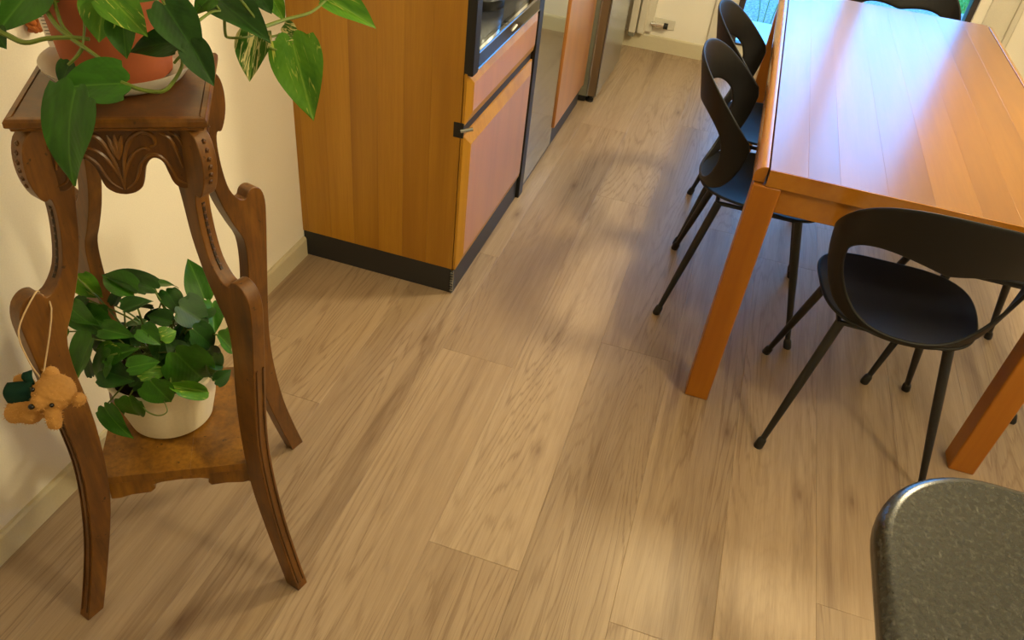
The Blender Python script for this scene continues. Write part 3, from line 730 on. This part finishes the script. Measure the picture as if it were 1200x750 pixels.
for i, (bx_, by_, tx_, ty_, w, mk) in enumerate(low):
    k = 3.125; bp = (60+bx_/k, 290+by_/k); tq = (60+tx_/k, 290+ty_/k); sc = 1.03-.035*(i % 4) if i < 28 else .80+.03*(i % 5)
    Bp, Tp = on_dome(*bp, sc), on_dome(*tq, sc)
    mid = (Bp+Tp)/2; nrm = (mid-EC).normalized()*.75+Vector((.0, -.05, .55))-CF*.55
    nrm += Vector((random.uniform(-.35, .35), random.uniform(-.35, .35), 0))
    wm = w/k*depth_of(mid)/FPX
    add_leaf(pl, Bp, Tp, nrm, wm*1.2, mk)
    s0 = top+Vector((random.uniform(-.05, .05), random.uniform(-.05, .05), 0))
    if i < 38: add_stem(pl, [s0, s0.lerp(Bp, .5)+Vector((0, 0, .03)), Bp], .0022)
for i in range(26):    # inner foliage behind the front leaves
    a = random.uniform(0, 6.28); el = random.uniform(.1, 1.2); rr = random.uniform(.55, .95)
    dv = Vector((math.cos(a)*math.cos(el), math.sin(a)*math.cos(el), math.sin(el)))
    if dv.dot(CF) < -.1: rr *= .72
    Bp = EC+Vector((dv.x*ER.x, dv.y*ER.y, dv.z*ER.z-.04))*rr; tang = dv.cross(Vector((random.gauss(0, 1), random.gauss(0, 1), random.gauss(0, 1)))).normalized()
    if (Bp-Vector((XL, 0, 0))).x < .14: continue
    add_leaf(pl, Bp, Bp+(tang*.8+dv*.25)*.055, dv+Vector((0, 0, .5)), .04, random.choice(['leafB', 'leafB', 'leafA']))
    s0 = top+Vector((random.uniform(-.05, .05), random.uniform(-.05, .05), 0)); add_stem(pl, [s0, s0.lerp(Bp, .5)+Vector((0, 0, .02)), Bp], .0018)
# trailing loop in front of the pot
add_stem(pl, [on_dome(165, 470), at(172, 482, depth_of(on_dome(172, 470))), at(186, 487, depth_of(on_dome(186, 468))), at(196, 482, depth_of(on_dome(196, 468))), on_dome(192, 470)], .0016)

# --- upper pothos in terracotta on the top board
UC = Vector((-.902, .974, 1.0803))
sau = link('pot_saucer', None, None, None, UC, label='pale round saucer under the terracotta pot', category='saucer')
bm = bmesh.new(); lathe(bm, [(.0, .0), (.088, .0), (.094, .004), (.110, .024), (.111, .027), (.108, .026), (.09, .007), (.0, .0055)], 56); part('dish', bm, 'saucer', sau)
up = thing('terracotta_pothos', 'trailing pothos in a terracotta pot on top of the stand', 'potted plant', UC+Vector((0, 0, .0065)))
bm = bmesh.new(); lathe(bm, [(.0, .0), (.072, .0), (.077, .004), (.089, .12), (.092, .155), (.102, .157), (.106, .20), (.101, .203), (.096, .2), (.090, .17)], 56); part('pot', bm, 'terra', up)
bm = bmesh.new(); lathe(bm, [(.0, .178), (.06, .182), (.0915, .174), (.089, .16)], 32); part('soil', bm, 'soil', up)
D0 = depth_of(UC+Vector((0, 0, .1)))
def U(px, py, off): return at(px, py, D0+off)
upl = [  # base, tip, width px, depth offsets base/tip, material, normal tweak
 (146, 98, 64, 100, 50, -.13, -.15, 'leafA', 0), (88, 106, 60, 216, 66, -.155, -.13, 'leafA', 3), (82, 74, 68, 100, 22, -.11, -.11, 'leafB', 1),
 (122, -4, 114, 48, 42, -.13, -.13, 'leafC', 0), (126, -6, 171, 40, 40, -.14, -.14, 'leafC', 0), (144, 22, 146, 68, 30, -.125, -.12, 'leafA', 2),
 (208, 50, 146, 52, 40, -.11, -.115, 'leafB', 1), (193, 6, 236, 72, 44, -.14, -.13, 'leafB', 0), (224, 52, 250, 100, 30, -.13, -.12, 'leafB', 2), (250, -6, 224, 14, 26, -.06, -.06, 'leafA', 1),
 (248, -6, 316, 44, 46, -.03, -.05, 'leafB', 0), (302, 38, 290, 92, 36, .0, -.02, 'leafV', 0), (330, 38, 350, 44, 26, .04, .03, 'leafV', 2), (342, 46, 364, 134, 52, .03, .02, 'leafC', 1),
 (380, -4, 442, 30, 34, .10, .12, 'leafC', 2), (306, -4, 318, 14, 18, .03, .03, 'leafB', 1), (318, -4, 333, 22, 18, .05, .05, 'leafC', 1), (40, -14, -6, 34, 62, -.10, -.12, 'leafA', 0), (-6, 34, 4, 56, 22, -.12, -.12, 'leafB', 1),
 (60, -8, 30, 2, 40, -.08, -.10, 'leafC', 1), (150, -20, 190, -4, 44, -.12, -.10, 'leafA', 0), (200, -30, 240, -16, 40, -.05, -.05, 'leafA', 1), (90, -30, 60, -12, 44, -.08, -.1, 'leafB', 1), (250, -40, 300, -26, 40, .0, .0, 'leafC', 1)]
for (bx_, by_, tx_, ty_, w, d1, d2, mk, var) in upl:
    Bp, Tp = U(bx_, by_, d1), U(tx_, ty_, d2); mid = (Bp+Tp)/2
    nrm = -CF*.9+Vector((random.uniform(-.22, .22), random.uniform(-.22, .22), .35))
    add_leaf(up, Bp, Tp, nrm, 1.2*w*depth_of(mid)/FPX, mk, var)
crown = UC+Vector((0, 0, .185))
for pts, r in (([(-8, 32, -.12), (10, 42, -.12), (30, 50, -.12), (55, 45, -.12), (85, 44, -.12), (105, 46, -.115)], .0042),
               ([(50, 4, -.10), (66, 30, -.115), (88, 48, -.12), (105, 60, -.125), (122, 72, -.13)], .0036),
               ([(98, 54, -.12), (90, 66, -.118), (80, 76, -.115)], .003), ([(62, -5, -.10), (72, 28, -.11), (86, 44, -.118)], .003),
               ([(142, 96, -.13), (165, 105, -.125), (190, 107, -.12), (203, 96, -.115), (213, 78, -.12), (212, 66, -.12), (204, 74, -.115)], .003),
               ([(308, 32, -.03), (334, 23, .02), (365, 14, .06), (386, -4, .10)], .003), ([(263, 20, -.04), (264, 39, -.03), (268, 44, -.02), (286, 44, -.01), (300, 41, 0)], .0024),
               ([(226, 30, -.10), (236, 22, -.08), (248, 14, -.06), (258, 13, -.05)], .0026), ([(305, 42, 0), (318, 43, .02), (330, 40, .04)], .0022), ([(312, 52, .0), (322, 58, .02), (336, 58, .03), (344, 50, .03)], .0022),
               ([(97, 0, -.12), (99, 30, -.12), (97, 52, -.12)], .0022), ([(291, -5, 0), (287, 12, 0), (306, 28, .0)], .0022)):
    add_stem(up, [U(*p) for p in pts], r)
for px, py, off in ((50, 4, -.10), (62, -5, -.10), (-8, 32, -.12), (97, 0, -.12), (258, 13, -.05), (308, 32, -.03), (193, 6, -.14), (208, 50, -.11), (122, -4, -.13), (144, 22, -.125)):
    e = U(px, py, off); add_stem(up, [crown+Vector((random.uniform(-.04, .04), random.uniform(-.04, .04), 0)), crown.lerp(e, .6)+Vector((0, 0, .06)), e], .0028)

# ================================================================= things by the wall and on the stand
o = thing('ruled_card_strip', 'white ruled card strip leaning behind the terracotta pot', 'card', onz(62, 56, 1.081))
a, b = U(42, 2, .035), U(62, 55, .03); lo = Vector(o.location)
bm = bmesh.new(); xx = (CR*.010); nn = -CF*.001
vs = [bm.verts.new(p-lo) for p in (a-xx*.7, a+xx*.7, b+xx*.9, b-xx*.5)]; v2 = [bm.verts.new(v.co-nn) for v in vs]
bm.faces.new(vs); bm.faces.new(v2[::-1])
for i in range(4): bm.faces.new((vs[i], v2[i], v2[(i+1) % 4], vs[(i+1) % 4]))
part('card', bm, 'paper', o, smooth=False)
bm = bmesh.new()
for i in range(11):
    c = a.lerp(b, .12+i*.075)+nn*1.3-lo; box(bm, (-.0045, -.0002, -.0006), (.0035, .0002, .0006), Matrix.Translation(c+xx*.2) @ Matrix(((CR.x, CF.x, CU.x, 0), (CR.y, CF.y, CU.y, 0), (CR.z, CF.z, CU.z, 0), (0, 0, 0, 1))))
part('ruling', bm, 'ink', o, smooth=False)
o = thing('braided_charm', 'brown braided charm hanging on the white wall behind the plant', 'charm', (XL+.002, 1.142, 1.075))
bm = bmesh.new()
for s in range(3):
    pts = []
    for i in range(25):
        z = .040-.0033*i; ph = i*.55+s*2.1; pts.append((.012+.006*math.sin(ph*2), .008*math.cos(ph), z))
    tube(bm, pts, .0055, 8)
part('braid', bm, 'braid', o)
bm = bmesh.new(); tube(bm, [(.010, 0, .04), (.006, 0, .09), (.0, 0, .12)], .0015, 6); part('cord', bm, 'twine', o)

# ================================================================= teddy bear hung on a leg scroll
HB = onz(62, 461, .640); dh = depth_of(HB); PXM = dh/FPX
bear = thing('teddy_bear', 'small tan plush teddy bear in green felt hanging from the stand leg', 'toy', HB-Vector((0, 0, .05)))
bl = Vector(bear.location)
def I(ix, iy, tw=0.): return HB+CR*(ix*PXM)-CU*(iy*PXM)-CF*tw-bl
bm = bmesh.new()
def sp(ix, iy, tw, r): ball(bm, I(ix, iy, tw*PXM), r*PXM, 3)
BL = [(0, 0, 0, 22), (3, -2, -2, 21), (-6, 9, 15, 10), (-4, -23, -3, 9), (-7, -20, -3, 8), (29, 7, -3, 8), (27, 9, -4, 7.5),
      (-24, 14, -8, 17), (-34, 16, -8, 18), (-42, 20, -8, 16), (-30, 22, -6, 15), (-36, -10, -8, 9), (-42, -14, -8, 8.5), (-46, 24, -4, 12)]
BL += [(1+k*.9, 18+k*4, 4, 9.5-.3*k) for k in range(5)]
for q in BL: sp(*q)
bo = part('body', bm, 'fur', bear, angle=180)
m = bo.modifiers.new('weld', 'REMESH'); m.mode = 'VOXEL'; m.voxel_size = .0021; m.use_smooth_shade = True
m = bo.modifiers.new('soft', 'SMOOTH'); m.iterations = 2
tx = bpy.data.textures.new('fluff', 'CLOUDS'); tx.noise_scale = .006
m = bo.modifiers.new('fluff', 'DISPLACE'); m.texture = tx; m.strength = .003; m.mid_level = .5
# short pile as fine spikes
bm = bmesh.new()
cs = [(I(q[0], q[1], q[2]*PXM), q[3]*PXM) for q in BL]
for (c, r) in cs:
    for _ in range(int(260000*r*r)+40):
        d = Vector((random.gauss(0, 1), random.gauss(0, 1), random.gauss(0, 1))).normalized(); p = c+d*r*.99
        if any((p-c2).length < r2*.97 for c2, r2 in cs if c2 is not c): continue
        side = d.orthogonal().normalized()*.0006; side.rotate(Matrix.Rotation(random.uniform(0, 6.28), 3, d)); tipv = p+d*.003+Vector((random.gauss(0, .0014), random.gauss(0, .0014), random.gauss(0, .0014)))
        bm.faces.new([bm.verts.new(p-side), bm.verts.new(p+side), bm.verts.new(tipv)])
pf = part('pile', bm, 'fur2', bear, smooth=False); pf['kind'] = 'stuff'
for (ix, iy, tw, r) in ((-12, -6, 19*PXM, .0038), (9, 12, 17.5*PXM, .0038)):
    bm = bmesh.new(); ball(bm, I(ix, iy, tw), r, 2); part('eye', bm, 'bead', bear)
bm = bmesh.new(); ball(bm, I(-10, 13, 24.5*PXM), (.0052, .0052, .0046), 2); part('nose', bm, 'bead', bear)
# felt vest: a curved cloth wrapped over the body
def cloth(name, quad, bulge, th=.002):
    bm = bmesh.new(); n = 8; g = []
    for i in range(n+1):
        row = []
        for j in range(n+1):
            u_, v_ = i/n, j/n
            ix = (quad[0][0]*(1-u_)+quad[1][0]*u_)*(1-v_)+(quad[3][0]*(1-u_)+quad[2][0]*u_)*v_
            iy = (quad[0][1]*(1-u_)+quad[1][1]*u_)*(1-v_)+(quad[3][1]*(1-u_)+quad[2][1]*u_)*v_
            tw = quad[0][2]+bulge*math.sin(math.pi*v_)+.003*math.sin(math.pi*u_)+.0012*math.sin(9*u_+5*v_)
            row.append(bm.verts.new(I(ix, iy, tw)))
        g.append(row)
    for i in range(n):
        for j in range(n): bm.faces.new((g[i][j], g[i+1][j], g[i+1][j+1], g[i][j+1]))
    o = part(name, bm, 'felt', bear); m = o.modifiers.new('t', 'SOLIDIFY'); m.thickness = th; return o
cloth('felt_vest', [(-51, -13, .006), (-20, -16), (-19, 12), (-51, 11)], .010)
cloth('felt_collar', [(-34, -24, .004), (-22, -28), (-18, -10), (-30, -12)], .006)
# loop of twine over the scroll
u2, v2_ = Vector((math.cos(SA), math.sin(SA), 0)), Vector((-math.sin(SA), math.cos(SA), 0)); C0 = Vector((-.907, .934, 0))
dFL = (-u2-v2_).normalized(); pFL = Vector((-dFL.y, dFL.x, 0))
def LG(r, z, h): return C0+dFL*r+pFL*h+Vector((0, 0, z))+u2*.026*z
near = 1 if (LG(.25, .7, .02)-EYE).length < (LG(.25, .7, -.02)-EYE).length else -1
hang = I(-14, -20, .004)+bl
bm = bmesh.new()
tube(bm, [p-bl for p in catmull([hang, LG(.263, .70, near*.018), LG(.262, .76, near*.017), LG(.222, .808, near*.016), LG(.208, .794, 0), LG(.212, .796, -near*.004), LG(.205, .77, near*.017), hang+CR*.006], 5)], .0013, 6)
part('twine', bm, 'twine', bear)
